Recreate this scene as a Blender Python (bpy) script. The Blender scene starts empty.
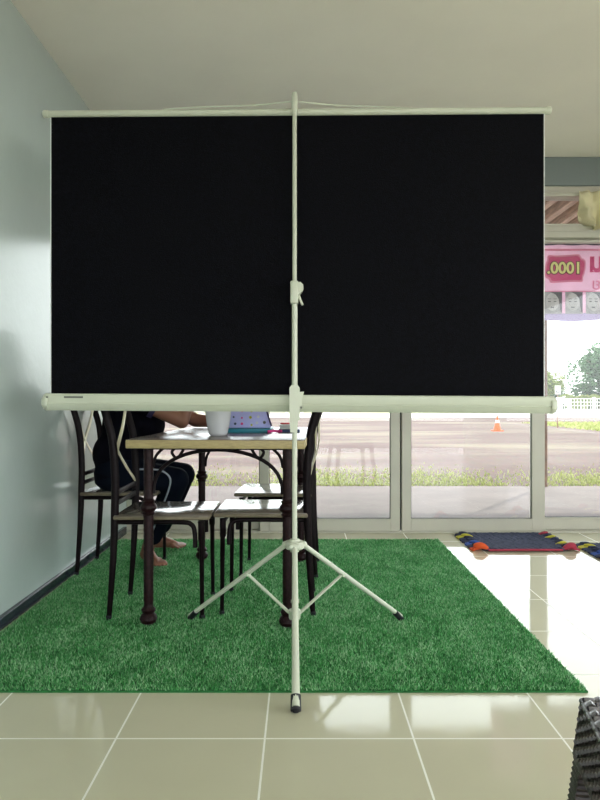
import bpy, bmesh, math, random
import numpy as np
from mathutils import Vector, Matrix, noise
random.seed(7); PI = math.pi
C = bpy.context.scene.collection

# ------------------------------------------------------------------ materials
def mat(name, col, rough=0.5, metal=0.0, var=0.0, vscale=8.0, bump=0.0, bscale=60.0, spec=0.5, coat=0.0, col2=None, stretch=None):
    m = bpy.data.materials.new(name); m.use_nodes = True
    nt = m.node_tree; b = nt.nodes['Principled BSDF']
    b.inputs['Base Color'].default_value = (*col, 1); b.inputs['Roughness'].default_value = rough
    b.inputs['Metallic'].default_value = metal; b.inputs['Specular IOR Level'].default_value = spec
    b.inputs['Coat Weight'].default_value = coat; b.inputs['Coat Roughness'].default_value = 0.08
    tc = nt.nodes.new('ShaderNodeTexCoord'); src = tc.outputs['Object']
    if stretch:
        mp = nt.nodes.new('ShaderNodeMapping'); mp.inputs['Scale'].default_value = stretch
        nt.links.new(src, mp.inputs['Vector']); src = mp.outputs['Vector']
    if var > 0 or col2:
        n = nt.nodes.new('ShaderNodeTexNoise'); n.inputs['Scale'].default_value = vscale; n.inputs['Detail'].default_value = 6
        nt.links.new(src, n.inputs['Vector'])
        r = nt.nodes.new('ShaderNodeValToRGB')
        c2 = col2 if col2 else tuple(min(1, c*(1+var)) for c in col)
        c1 = col if col2 else tuple(c*(1-var) for c in col)
        r.color_ramp.elements[0].position = .35; r.color_ramp.elements[1].position = .65
        r.color_ramp.elements[0].color = (*c1, 1); r.color_ramp.elements[1].color = (*c2, 1)
        nt.links.new(n.outputs['Fac'], r.inputs['Fac']); nt.links.new(r.outputs['Color'], b.inputs['Base Color'])
    if bump > 0:
        n = nt.nodes.new('ShaderNodeTexNoise'); n.inputs['Scale'].default_value = bscale; n.inputs['Detail'].default_value = 4
        nt.links.new(src, n.inputs['Vector'])
        bp = nt.nodes.new('ShaderNodeBump'); bp.inputs['Strength'].default_value = bump; bp.inputs['Distance'].default_value = .01
        nt.links.new(n.outputs['Fac'], bp.inputs['Height']); nt.links.new(bp.outputs['Normal'], b.inputs['Normal'])
    return m

M = {}
M['wall'] = mat('painted_plaster', (.50,.585,.56), .19, var=.03, vscale=2, bump=.08, bscale=25, spec=.45)
M['ceiling'] = mat('ceiling_paint', (.93,.89,.79), .8, var=.03, vscale=1.5, bump=.05, bscale=40)
M['beam'] = mat('beam_paint', (.20,.235,.235), .6, bump=.06)
M['base'] = mat('baseboard_tile', (.022,.028,.042), .25, var=.4, vscale=20)
M['alu'] = mat('cream_aluminium', (.54,.525,.44), .38, var=.03, vscale=5)
M['alud'] = mat('rubber_gasket', (.03,.035,.035), .6)
M['cream'] = mat('screen_enamel', (.60,.635,.51), .32, var=.02, vscale=10)
M['fabric_black'] = mat('screen_black_backing', (.0018,.0019,.0036), .7, var=.6, vscale=90, bump=.15, bscale=300, spec=.08)
M['fabric_white'] = mat('screen_white_face', (.8,.82,.8), .6)
M['label'] = mat('label_plate', (.13,.14,.12), .5)
M['rubber'] = mat('black_rubber', (.008,.009,.014), .5)
M['iron'] = mat('dark_iron', (.007,.004,.005), .35, metal=.0, var=.3, vscale=60, spec=.1)
M['iron_r'] = mat('maroon_cast_iron', (.016,.006,.007), .36, metal=.0, var=.4, vscale=90, bump=.3, bscale=120, spec=.15)
M['flat'] = mat('lit_strip_metal', (.62,.58,.40), .3, metal=.3)  # chair back strips: the light they catch is painted in as pale cream
M['seat'] = mat('seat_laminate', (.20,.17,.14), .16, var=.25, vscale=6, stretch=(1,8,1), coat=.5)
M['seat_edge'] = mat('seat_plywood_edge', (.17,.14,.09), .5, var=.15, vscale=30)
M['top'] = mat('table_laminate', (.12,.085,.072), .26, var=.4, vscale=14, coat=.1)
M['top_edge'] = mat('table_plywood_edge', (.40,.32,.15), .5, var=.12, vscale=40, stretch=(1,1,6))
M['skin'] = mat('skin', (.30,.135,.085), .5, var=.06, vscale=10)
M['shirt'] = mat('dark_shirt_cloth', (.003,.003,.007), .9, spec=.08, bump=.3, bscale=30, var=.2)
M['cuff'] = mat('purple_cuff', (.03,.02,.08), .8)
M['trousers'] = mat('navy_trouser_cloth', (.003,.005,.011), .9, spec=.08, bump=.2, bscale=30)
M['stripe'] = mat('pale_stripe', (.35,.38,.45), .7)
M['hair'] = mat('black_hair', (.008,.006,.005), .4, bump=.5, bscale=80)
M['eye'] = mat('eye_white', (.7,.7,.68), .3); M['iris'] = mat('dark_iris', (.02,.012,.01), .2)
M['lip'] = mat('lips', (.30,.08,.07), .45)
M['pot'] = mat('white_glazed_ceramic', (.72,.73,.75), .2, coat=.3)
M['teal'] = mat('teal_card', (.01,.22,.30), .4)
M['navy'] = mat('navy_cover', (.01,.03,.12), .35)
M['paper'] = mat('paper', (.8,.8,.78), .7)
M['red'] = mat('red_plastic', (.5,.03,.03), .35)
M['pink'] = mat('hot_pink', (.75,.04,.25), .5)
M['bag'] = mat('lavender_cloth', (.55,.55,.95), .6, var=.06, vscale=12)
M['patio'] = mat('patio_concrete', (.130,.096,.092), .75, var=.14, vscale=3, bump=.15, bscale=30)
M['wood'] = mat('rafter_wood', (.62,.46,.36), .6, var=.25, vscale=8, stretch=(6,.6,6))
M['tin'] = mat('roof_sheet', (.16,.17,.19), .5)
M['steel'] = mat('rusty_post_steel', (.23,.13,.09), .5, var=.3, vscale=10)
M['curtain'] = mat('yellow_curtain_cloth', (.86,.82,.58), .8, var=.08, vscale=6)
M['road'] = mat('pale_road', (.40,.38,.35), .8, var=.08, vscale=.6)
M['fence'] = mat('white_fence_concrete', (.55,.54,.52), .8)
M['cone'] = mat('cone_orange', (.80,.10,.03), .5); M['cone_w'] = mat('cone_white', (.85,.85,.85), .4)
M['sign'] = mat('sign_pale', (.62,.60,.78), .5); M['sign_d'] = mat('sign_grey', (.12,.12,.14), .5)
M['bark'] = mat('bark', (.12,.08,.05), .9, var=.3, vscale=6)
M['banner'] = mat('banner_pink_vinyl', (.86,.52,.70), .5, var=.10, vscale=2.5)
M['banner_l'] = mat('banner_lilac_hem', (.42,.34,.55), .5)
M['banner_h'] = mat('banner_magenta', (.80,.09,.28), .5)
M['banner_b'] = mat('banner_rim_pink', (.88,.28,.46), .5)
M['num'] = mat('numeral_yellow', (.90,.82,.35), .5); M['num_o'] = mat('numeral_outline', (.10,.05,.03), .5)
M['face'] = mat('portrait_grey', (.50,.47,.50), .6, var=.15, vscale=14); M['face_h'] = mat('portrait_hair', (.14,.13,.15), .6)
M['face_l'] = mat('portrait_skin', (.66,.62,.64), .6, var=.08, vscale=20)
M['pipe'] = mat('dark_pipe', (.07,.06,.10), .4)
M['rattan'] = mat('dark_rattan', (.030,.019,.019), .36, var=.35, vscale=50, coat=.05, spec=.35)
M['rattan_glint'] = mat('glint_grey_rattan', (.17,.165,.18), .26, var=.3, vscale=60, coat=.4)  # seat and rim strands: the glint is painted in as a lighter grey
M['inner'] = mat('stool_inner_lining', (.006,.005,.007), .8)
M['rag'] = mat('navy_rag_yarn', (.018,.026,.065), .85, var=.5, vscale=40, bump=.6, bscale=120, col2=(.05,.06,.12))
M['rag_o'] = mat('orange_yarn', (.75,.10,.02), .8); M['rag_y'] = mat('yellow_yarn', (.55,.50,.05), .8)
M['rag_r'] = mat('red_yarn', (.38,.03,.06), .8); M['rag_b'] = mat('blue_yarn', (.04,.10,.40), .8)

def m_island(name, c1, c2, rough, transl=0.0, spec=.3, cm=None):
    m = bpy.data.materials.new(name); m.use_nodes = True; nt = m.node_tree; b = nt.nodes['Principled BSDF']
    g = nt.nodes.new('ShaderNodeNewGeometry'); r = nt.nodes.new('ShaderNodeValToRGB')
    r.color_ramp.elements[0].color = (*c1, 1); r.color_ramp.elements[1].color = (*c2, 1)
    if cm: e = r.color_ramp.elements.new(.55); e.color = (*cm, 1)
    if cm:
        tc = nt.nodes.new('ShaderNodeTexCoord'); n = nt.nodes.new('ShaderNodeTexNoise'); n.inputs['Scale'].default_value = 7; n.inputs['Detail'].default_value = 5; nt.links.new(tc.outputs['Object'], n.inputs['Vector'])
        a = nt.nodes.new('ShaderNodeMath'); a.operation = 'MULTIPLY_ADD'; a.inputs[1].default_value = .8; a.inputs[2].default_value = -.42; nt.links.new(n.outputs['Fac'], a.inputs[0])
        d = nt.nodes.new('ShaderNodeMath'); d.operation = 'ADD'; d.use_clamp = True; nt.links.new(a.outputs[0], d.inputs[0]); nt.links.new(g.outputs['Random Per Island'], d.inputs[1]); nt.links.new(d.outputs[0], r.inputs['Fac'])
    else: nt.links.new(g.outputs['Random Per Island'], r.inputs['Fac'])
    nt.links.new(r.outputs['Color'], b.inputs['Base Color'])
    b.inputs['Roughness'].default_value = rough; b.inputs['Specular IOR Level'].default_value = spec
    if transl:
        t = nt.nodes.new('ShaderNodeBsdfTranslucent'); mx = nt.nodes.new('ShaderNodeMixShader'); mx.inputs[0].default_value = transl
        nt.links.new(r.outputs['Color'], t.inputs['Color']); nt.links.new(b.outputs[0], mx.inputs[1]); nt.links.new(t.outputs[0], mx.inputs[2])
        nt.links.new(mx.outputs[0], nt.nodes['Material Output'].inputs['Surface'])
    return m
M['turf'] = m_island('turf_blades', (.03,.17,.05), (.55,.80,.52), .34, .3, .5, (.12,.50,.15))
M['turf_base'] = mat('turf_backing', (.02,.16,.04), .9, var=.3, vscale=40)
M['grass'] = m_island('wild_grass', (.24,.29,.08), (.46,.48,.20), .6, .3)
M['leaf'] = m_island('leaf_green', (.03,.09,.035), (.10,.19,.08), .5, .3)
M['leaf_y'] = m_island('leaf_yellow_green', (.13,.19,.05), (.30,.32,.11), .5, .4)

def glass_mat():
    m = bpy.data.materials.new('window_glass'); m.use_nodes = True; nt = m.node_tree; nt.nodes.remove(nt.nodes['Principled BSDF'])
    t = nt.nodes.new('ShaderNodeBsdfTransparent'); t.inputs[0].default_value = (.95,.97,.96,1)
    g = nt.nodes.new('ShaderNodeBsdfGlossy'); g.inputs['Roughness'].default_value = .01
    f = nt.nodes.new('ShaderNodeFresnel'); f.inputs[0].default_value = 1.45
    mx = nt.nodes.new('ShaderNodeMixShader')
    nt.links.new(f.outputs[0], mx.inputs[0]); nt.links.new(t.outputs[0], mx.inputs[1]); nt.links.new(g.outputs[0], mx.inputs[2])
    nt.links.new(mx.outputs[0], nt.nodes['Material Output'].inputs['Surface']); return m
def transl(m, f):
    nt = M[m].node_tree; b = nt.nodes['Principled BSDF']; t = nt.nodes.new('ShaderNodeBsdfTranslucent'); mx = nt.nodes.new('ShaderNodeMixShader'); mx.inputs[0].default_value = f
    if b.inputs['Base Color'].links: nt.links.new(b.inputs['Base Color'].links[0].from_socket, t.inputs['Color'])
    else: t.inputs['Color'].default_value = b.inputs['Base Color'].default_value
    nt.links.new(b.outputs[0], mx.inputs[1]); nt.links.new(t.outputs[0], mx.inputs[2]); nt.links.new(mx.outputs[0], nt.nodes['Material Output'].inputs['Surface'])
transl('banner', .5); transl('banner_l', .5); transl('curtain', .35)
M['glass'] = glass_mat()

def tile_mat():
    m = bpy.data.materials.new('floor_tiles'); m.use_nodes = True; nt = m.node_tree; b = nt.nodes['Principled BSDF']
    N = nt.nodes.new; L = nt.links.new
    tc = N('ShaderNodeTexCoord'); sp = N('ShaderNodeSeparateXYZ'); L(tc.outputs['Object'], sp.inputs[0])
    def axis(sock, off):
        a = N('ShaderNodeMath'); a.operation = 'SUBTRACT'; a.inputs[1].default_value = off; L(sock, a.inputs[0])
        d = N('ShaderNodeMath'); d.operation = 'DIVIDE'; d.inputs[1].default_value = .4; L(a.outputs[0], d.inputs[0])
        p = N('ShaderNodeMath'); p.operation = 'PINGPONG'; p.inputs[1].default_value = .5; L(d.outputs[0], p.inputs[0])
        l = N('ShaderNodeMath'); l.operation = 'LESS_THAN'; l.inputs[1].default_value = .0068; L(p.outputs[0], l.inputs[0])
        fl = N('ShaderNodeMath'); fl.operation = 'FLOOR'; L(d.outputs[0], fl.inputs[0])
        return l.outputs[0], fl.outputs[0]
    gx, fx = axis(sp.outputs[0], .3055); gy, fy = axis(sp.outputs[1], 1.72)
    mxm = N('ShaderNodeMath'); mxm.operation = 'MAXIMUM'; L(gx, mxm.inputs[0]); L(gy, mxm.inputs[1])
    cb = N('ShaderNodeCombineXYZ'); L(fx, cb.inputs[0]); L(fy, cb.inputs[1])
    wn = N('ShaderNodeTexWhiteNoise'); L(cb.outputs[0], wn.inputs['Vector'])
    no = N('ShaderNodeTexNoise'); no.inputs['Scale'].default_value = 3; no.inputs['Detail'].default_value = 5; L(tc.outputs['Object'], no.inputs['Vector'])
    ad = N('ShaderNodeMath'); ad.operation = 'MULTIPLY_ADD'; ad.inputs[1].default_value = .25; L(wn.outputs['Value'], ad.inputs[0]); L(no.outputs['Fac'], ad.inputs[2])
    r = N('ShaderNodeValToRGB'); L(ad.outputs[0], r.inputs['Fac'])
    r.color_ramp.elements[0].color = (.56,.54,.39,1); r.color_ramp.elements[1].color = (.64,.62,.46,1)
    mx = N('ShaderNodeMix'); mx.data_type = 'RGBA'; L(mxm.outputs[0], mx.inputs['Factor']); L(r.outputs['Color'], mx.inputs['A'])
    mx.inputs['B'].default_value = (.90,.90,.82,1); L(mx.outputs['Result'], b.inputs['Base Color'])
    rr = N('ShaderNodeMath'); rr.operation = 'MULTIPLY_ADD'; rr.inputs[1].default_value = .5; rr.inputs[2].default_value = .07; b.inputs['Specular IOR Level'].default_value = .38; L(mxm.outputs[0], rr.inputs[0])
    L(rr.outputs[0], b.inputs['Roughness'])
    n2 = N('ShaderNodeTexNoise'); n2.inputs['Scale'].default_value = 6; L(tc.outputs['Object'], n2.inputs['Vector'])
    bp = N('ShaderNodeBump'); bp.inputs['Strength'].default_value = .04; bp.inputs['Distance'].default_value = .01; L(n2.outputs['Fac'], bp.inputs['Height'])
    L(bp.outputs['Normal'], b.inputs['Normal']); return m
M['tile'] = tile_mat()

def yard_mat():
    # red soil with patches of dry grass and gravel
    m = bpy.data.materials.new('red_soil_yard'); m.use_nodes = True; nt = m.node_tree; b = nt.nodes['Principled BSDF']
    N = nt.nodes.new; L = nt.links.new; b.inputs['Roughness'].default_value = .95; b.inputs['Specular IOR Level'].default_value = .1
    tc = N('ShaderNodeTexCoord'); mp = N('ShaderNodeMapping'); mp.inputs['Scale'].default_value = (.18,.55,1); L(tc.outputs['Object'], mp.inputs['Vector'])
    n = N('ShaderNodeTexNoise'); n.inputs['Scale'].default_value = .8; n.inputs['Detail'].default_value = 8; n.inputs['Roughness'].default_value = .6; L(mp.outputs[0], n.inputs['Vector'])
    r = N('ShaderNodeValToRGB'); e = r.color_ramp.elements
    e[0].position = .36; e[0].color = (.125,.085,.080,1); e[1].position = .62; e[1].color = (.21,.175,.135,1)
    k = e.new(.5); k.color = (.155,.112,.103,1)
    L(n.outputs['Fac'], r.inputs['Fac'])
    n2 = N('ShaderNodeTexNoise'); n2.inputs['Scale'].default_value = 9; n2.inputs['Detail'].default_value = 5; L(tc.outputs['Object'], n2.inputs['Vector'])
    mx = N('ShaderNodeMix'); mx.data_type = 'RGBA'; mx.blend_type = 'MULTIPLY'; mx.inputs['Factor'].default_value = .5
    L(r.outputs['Color'], mx.inputs['A']); L(n2.outputs['Color'], mx.inputs['B'])
    cv = N('ShaderNodeHueSaturation'); cv.inputs['Value'].default_value = 1.12; cv.inputs['Saturation'].default_value = .9
    L(mx.outputs['Result'], cv.inputs['Color']); L(cv.outputs['Color'], b.inputs['Base Color']); return m
M['yard'] = yard_mat()
M['lawn'] = mat('far_lawn', (.18,.20,.09), .9, vscale=.5, col2=(.30,.28,.16), stretch=(.3,1,1))

# ------------------------------------------------------------------ mesh helpers
def BM(): return bmesh.new()
def add_box(bm, x0,x1,y0,y1,z0,z1, bev=0.0, mi=0):
    before = set(bm.faces)
    vs = [bm.verts.new((x,y,z)) for x in (x0,x1) for y in (y0,y1) for z in (z0,z1)]
    fs = [bm.faces.new([vs[i] for i in q]) for q in ((0,1,3,2),(4,6,7,5),(0,4,5,1),(2,3,7,6),(0,2,6,4),(1,5,7,3))]
    if bev > 0:
        es = list({e for f in fs for e in f.edges}); bmesh.ops.bevel(bm, geom=es, offset=bev, segments=2, profile=.5, affect='EDGES')
    for f in bm.faces:
        if f not in before: f.material_index = mi
def frame_of(t):
    t = t.normalized(); up = Vector((0,0,1)) if abs(t.z) < .95 else Vector((0,1,0))
    a = t.cross(up).normalized(); return a, t.cross(a).normalized()
def smooth_path(pts, n=6):
    P = [Vector(p) for p in pts]; out = []
    for i in range(len(P)-1):
        p0 = P[max(i-1,0)]; p1 = P[i]; p2 = P[i+1]; p3 = P[min(i+2,len(P)-1)]
        for k in range(n):
            t = k/n; out.append(.5*((2*p1)+(-p0+p2)*t+(2*p0-5*p1+4*p2-p3)*t*t+(-p0+3*p1-3*p2+p3)*t**3))
    out.append(P[-1]); return out
def add_tube(bm, pts, r, segs=12, flat=1.0, mi=0, a0=None):
    P = [Vector(p) for p in pts]; n = len(P); R = r if isinstance(r,(list,tuple)) else [r]*n
    rings = []; a = None
    for i in range(n):
        t = (P[min(i+1,n-1)]-P[max(i-1,0)]).normalized()
        if a is None:
            if a0: a = Vector(a0); a = (a - t*a.dot(t)).normalized()
            else: a, _ = frame_of(t)
        else: a = (a - t*a.dot(t)).normalized()
        b = t.cross(a)
        rings.append([bm.verts.new(P[i]+(a*math.cos(2*PI*k/segs)+b*math.sin(2*PI*k/segs)*flat)*R[i]) for k in range(segs)])
    for i in range(n-1):
        for k in range(segs):
            f = bm.faces.new([rings[i][k], rings[i][(k+1)%segs], rings[i+1][(k+1)%segs], rings[i+1][k]]); f.material_index = mi
    f = bm.faces.new(rings[0][::-1]); f.material_index = mi
    f = bm.faces.new(rings[-1]); f.material_index = mi
def rlist(r0, r1, n): return [r0+(r1-r0)*i/(n-1) for i in range(n)]
def add_lathe(bm, c, prof, segs=24, mi=0, flute=0):
    c = Vector(c); rings = []
    for r, z in prof:
        if r <= 1e-6: rings.append([bm.verts.new(c+Vector((0,0,z)))])
        else: rings.append([bm.verts.new(c+Vector((r*math.cos(2*PI*k/segs), r*math.sin(2*PI*k/segs), z))) for k in range(segs)])
    for A, B in zip(rings, rings[1:]):
        for k in range(segs):
            k2 = (k+1)%segs
            q = [A[k%len(A)], A[k2%len(A)], B[k2%len(B)], B[k%len(B)]]
            u = []
            for v in q:
                if v not in u: u.append(v)
            if len(u) > 2: f = bm.faces.new(u); f.material_index = mi
    if len(rings[0]) > 1: bm.faces.new(rings[0][::-1])
    if len(rings[-1]) > 1: bm.faces.new(rings[-1])
def add_ell(bm, c, r, rot=None, u=20, v=14):
    m = Matrix.Translation(c) @ (rot.to_4x4() if rot else Matrix.Identity(4)) @ Matrix.Diagonal((*r,1))
    bmesh.ops.create_uvsphere(bm, u_segments=u, v_segments=v, radius=1, matrix=m)
def add_loft(bm, rings, segs=28):
    R = [[bm.verts.new((cx+rx*math.cos(2*PI*k/segs), cy+ry*math.sin(2*PI*k/segs), z)) for k in range(segs)] for cx,cy,z,rx,ry in rings]
    for A, B in zip(R, R[1:]):
        for k in range(segs): bm.faces.new([A[k], A[(k+1)%segs], B[(k+1)%segs], B[k]])
    bm.faces.new(R[0][::-1]); bm.faces.new(R[-1])
def add_cap(bm, p, q, r0, r1):                       # tapered limb with round ends
    p = Vector(p); q = Vector(q)
    add_tube(bm, [p, (p+q)/2, q], [r0,(r0+r1)/2,r1], 16); add_ell(bm, p, (r0,)*3, u=16, v=10); add_ell(bm, q, (r1,)*3, u=16, v=10)
def add_prism(bm, poly, axis, lo, hi, mi=0):         # polygon in the other two axes, extruded along axis
    def P(a, u, v): return {'x':(a,u,v),'y':(u,a,v),'z':(u,v,a)}[axis]
    A = [bm.verts.new(P(lo,u,v)) for u,v in poly]; B = [bm.verts.new(P(hi,u,v)) for u,v in poly]; n = len(poly)
    for i in range(n): f = bm.faces.new([A[i],A[(i+1)%n],B[(i+1)%n],B[i]]); f.material_index = mi
    f = bm.faces.new(A[::-1]); f.material_index = mi
    f = bm.faces.new(B); f.material_index = mi

def wmat(o):
    m = Matrix.Identity(4)
    while o: m = Matrix.LocRotScale(o.location, o.rotation_euler, o.scale) @ m; o = o.parent
    return m
def obj(name, bm, m, parent=None, smooth=True, local=False, base=True, fixn=True):
    """one mesh object; geometry is given in world space unless local=True"""
    if fixn: bmesh.ops.recalc_face_normals(bm, faces=bm.faces[:])
    me = bpy.data.meshes.new(name); bm.to_mesh(me); bm.free()
    return link(name, me, m, parent, smooth, local, base)
def link(name, me, m, parent=None, smooth=True, local=False, base=True):
    for mm in (m if isinstance(m,(list,tuple)) else [m]): me.materials.append(M[mm])
    if smooth and len(me.polygons):
        me.polygons.foreach_set('use_smooth', [True]*len(me.polygons))
        try: me.set_sharp_from_angle(angle=math.radians(38))
        except Exception: pass
    o = bpy.data.objects.new(name, me); C.objects.link(o)
    if parent:
        o.parent = parent
        if not local: me.transform(wmat(parent).inverted())
    elif base and len(me.vertices):
        co = np.empty(len(me.vertices)*3); me.vertices.foreach_get('co', co); co = co.reshape(-1,3)
        lo, hi = co.min(0), co.max(0); L = Vector(((lo[0]+hi[0])/2, (lo[1]+hi[1])/2, lo[2]))
        me.transform(Matrix.Translation(-L)); o.location = L
    return o
def tag(o, label, cat, group=None, kind=None):
    o['label'] = label; o['category'] = cat
    if group: o['group'] = group
    if kind: o['kind'] = kind
    return o
def thing(name, label, cat, loc=(0,0,0), rz=0, group=None):
    o = bpy.data.objects.new(name, None); C.objects.link(o); o.location = loc; o.rotation_euler = (0,0,rz); o.empty_display_size = .1
    return tag(o, label, cat, group)
def struct(name, bm, m, label=None, cat=None, parent=None, smooth=False, base=False):
    o = obj(name, bm, m, parent, smooth, base=base)
    if not parent:
        o['kind'] = 'structure'
        if label: o['label'] = label
        if cat: o['category'] = cat
    return o
def copy_tree(o, parent=None):
    c = o.copy(); C.objects.link(c); c.parent = parent
    for ch in [x for x in bpy.data.objects if x.parent == o]: copy_tree(ch, c)
    return c

# ------------------------------------------------------------------ room
XL, XR, YB, YD, ZC = -1.20, 3.60, -3.2, 4.41, 2.567
b = BM(); add_box(b, XL-.15, XR+.15, YB-.15, YD+.10, -.12, 0); struct('floor', b, 'tile', 'glossy beige square floor tiles with pale grout lines', 'floor')
b = BM(); add_box(b, XL-.15, XR+.15, YB-.15, YD+.12, ZC, ZC+.12); struct('ceiling', b, 'ceiling', 'plain pale grey plaster ceiling above the screen', 'ceiling')
b = BM(); add_box(b, XL-.15, XL, YB-.15, YD+.12, 0, ZC); struct('wall_left', b, 'wall', 'pale green-white painted wall on the left', 'wall')
# right wall with a wide window opening and the wall behind the camera with a wide opening (daylight for the near half of the room)
b = BM(); add_box(b, XR, XR+.15, YB-.15, YD+.12, 0, .5); add_box(b, XR, XR+.15, YB-.15, YD+.12, 2.3, ZC)
add_box(b, XR, XR+.15, 3.0, YD+.12, .5, 2.3); add_box(b, XR, XR+.15, YB-.15, -2.8, .5, 2.3); struct('wall_right', b, 'wall')
b = BM(); add_box(b, XL, XL+.35, YB-.15, YB, 0, ZC); add_box(b, XR-.5, XR, YB-.15, YB, 0, ZC); add_box(b, XL+.35, XR-.5, YB-.15, YB, 2.3, ZC); struct('wall_back', b, 'wall')
# beam above the glass front
b = BM(); add_box(b, XL, XR, 4.36, YD+.12, 2.372, ZC, .004); struct('wall_front', b, 'beam', 'grey-blue beam between the ceiling and the glass front', 'beam')
b = BM(); add_box(b, XL, XL+.022, YB, YD-.06, 0, .05, .003); struct('baseboard_left', b, 'base', 'low dark glossy baseboard along the left wall', 'baseboard')

# glass front: head frame with transom
b = BM()
for z0, z1, y0 in ((2.305,2.372,4.375),(2.022,2.112,4.375)):
    add_box(b, XL, XR, y0, YD+.08, z0, z1, .004)
add_box(b, XL, XR, 4.368, 4.376, 2.325, 2.333); add_box(b, XL, XR, 4.368, 4.376, 2.060, 2.067); add_box(b, XL, XR, 4.365, 4.376, 2.10, 2.112)
for x in (XL+.02, .69, 2.55): add_box(b, x-.02, x+.02, 4.38, YD+.07, 2.112, 2.305)
tr = struct('trim_1', b, 'alu', 'cream aluminium transom frame above the glass doors', 'frame')
b = BM(); add_box(b, XL, XR, 4.44, 4.445, 2.112, 2.305); struct('glass_pane', b, 'glass', parent=tr)
b = BM(); add_box(b, XL, XR, 4.372, YD+.09, 0, .012, .003); struct('trim_2', b, 'alu', 'low cream aluminium door track on the floor', 'threshold')

def door(n, x0, x1, ls, rs, y, label, rail=.097):
    b = BM(); y0, y1 = y-.022, y+.022
    add_box(b, x0, x0+ls, y0, y1, .013, 2.02, .003); add_box(b, x1-rs, x1, y0, y1, .013, 2.02, .003)
    add_box(b, x0+ls, x1-rs, y0, y1, .013, rail, .003); add_box(b, x0+ls, x1-rs, y0, y1, 2.0, 2.02, .003)
    add_box(b, x0+ls, x1-rs, y0-.004, y0, rail-.012, rail, .001)
    o = struct('door_%d'%n, b, 'alu', label, 'door')
    b = BM(); add_box(b, x0+ls-.005, x1-rs+.005, y-.003, y+.003, rail-.01, 2.005); struct('glass_pane', b, 'glass', parent=o)
    b = BM()
    for (u0,u1,v0,v1) in ((x0+ls-.001,x0+ls+.004,rail,2.0),(x1-rs-.004,x1-rs+.001,rail,2.0),(x0+ls,x1-rs,rail,rail+.004)): add_box(b, u0,u1,y0+.012,y0+.02,v0,v1)
    struct('gasket', b, 'alud', parent=o); return o
door(1, XL, -.215, .06, .065, 4.45, 'glass door panel nearest the left wall, behind the seated person')
door(2, -.275, .684, .062, .064, 4.40, 'glass door panel behind the table right of the tripod pole')
door(3, .696, 1.675, .064, .088, 4.40, 'glass door panel in the middle, behind the right half of the screen')
door(4, 1.66, 2.62, .03, .06, 4.45, 'glass door panel at the right edge, behind the braided rugs')
door(5, 2.60, XR, .06, .06, 4.40, 'glass door panel beyond the right edge')
b = BM(); add_box(b, .685, .695, 4.405, 4.415, .015, 2.015); struct('trim_3', b, 'alud', 'dark rubber seal between the two door stiles', 'seal')

# yellow curtain over the transom
def cloth(x0, x1, y, ztop, zbot, folds, nx=70, nz=16, amp=.02):
    b = BM(); g = []
    for j in range(nz+1):
        v = j/nz; row = []
        for i in range(nx+1):
            u = i/nx; x = x0+(x1-x0)*u; zb = zbot(u)
            yy = y + amp*(.35+.65*v)*math.sin(u*folds*2*PI + 1.3*math.sin(3*v+u*9)) + amp*.9*noise.noise(Vector((x*26,v*5,2)))
            row.append(b.verts.new((x+.010*math.sin(v*5+u*40)*v, yy, ztop+(zb-ztop)*v+.006*noise.noise(Vector((x*15,v,5))))))
        g.append(row)
    for j in range(nz):
        for i in range(nx): b.faces.new([g[j][i], g[j][i+1], g[j+1][i+1], g[j+1][i]])
    return b
b = cloth(1.895, 2.75, 4.335, 2.325, lambda u: 2.130 - .060*math.sin(min(u*7,1.57)) - .02*math.sin(u*19), 10, amp=.034)
o = obj('curtain', b, 'curtain', base=False); md = o.modifiers.new('s','SOLIDIFY'); md.thickness = .003
tag(o, 'pale yellow gathered curtain bunched over the transom window', 'curtain')

# ------------------------------------------------------------------ outside
b = BM(); add_box(b, -7, 9, YD+.10, 6.85, -.16, -.012, .004); o = struct('patio', b, 'patio', 'grey-brown concrete patio outside the glass doors', 'patio')
b = BM(); add_box(b, -60, 90, 6.85, 34, -.3, -.03); o = struct('yard', b, 'yard', 'red-brown soil yard in front of the shop', 'ground')
b = BM(); add_box(b, -60, 90, YB-20, YD-.2, -.4, -.13); o = struct('back_yard', b, 'patio')
b = BM(); add_box(b, -80, 120, 34, 43, -.3, -.02); o = struct('road', b, 'road', 'pale road crossing behind the yard', 'road')
b = BM(); add_box(b, -90, 140, 43, 130, -.3, -.03); o = struct('lawn', b, 'lawn', 'sunlit grass verge beyond the road', 'ground')

def blades(name, n, fx, hmin, hmax, w, m, seed=1, lean=.5, parent=None):
    rg = np.random.default_rng(seed); p = fx(rg, n); n = len(p)
    h = rg.uniform(hmin, hmax, n); a = rg.uniform(0, 2*PI, n); t = rg.uniform(0, 2*PI, n); l = rg.uniform(.1, lean, n)*h
    d = np.stack([np.cos(a)*w/2, np.sin(a)*w/2, np.zeros(n)],1); tip = np.stack([np.cos(t)*l, np.sin(t)*l, h],1); mid = np.stack([np.cos(t)*l*.35, np.sin(t)*l*.35, h*.55],1)
    V = np.stack([p-d, p+d, p+mid+d*.8, p+mid-d*.8, p+tip],1).reshape(-1,3)
    me = bpy.data.meshes.new(name); me.vertices.add(len(V)); me.vertices.foreach_set('co', V.astype(np.float32).ravel())
    base = np.arange(n)*5
    loops = np.stack([base, base+1, base+2, base+3, base+3, base+2, base+4],1).ravel()
    me.loops.add(len(loops)); me.loops.foreach_set('vertex_index', loops.astype(np.int32))
    st = np.stack([np.arange(n)*7, np.arange(n)*7+4],1).ravel()
    me.polygons.add(2*n); me.polygons.foreach_set('loop_start', st.astype(np.int32))
    me.update(calc_edges=True); me.validate()
    o = link(name, me, m, parent, smooth=False, base=False); return o
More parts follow.
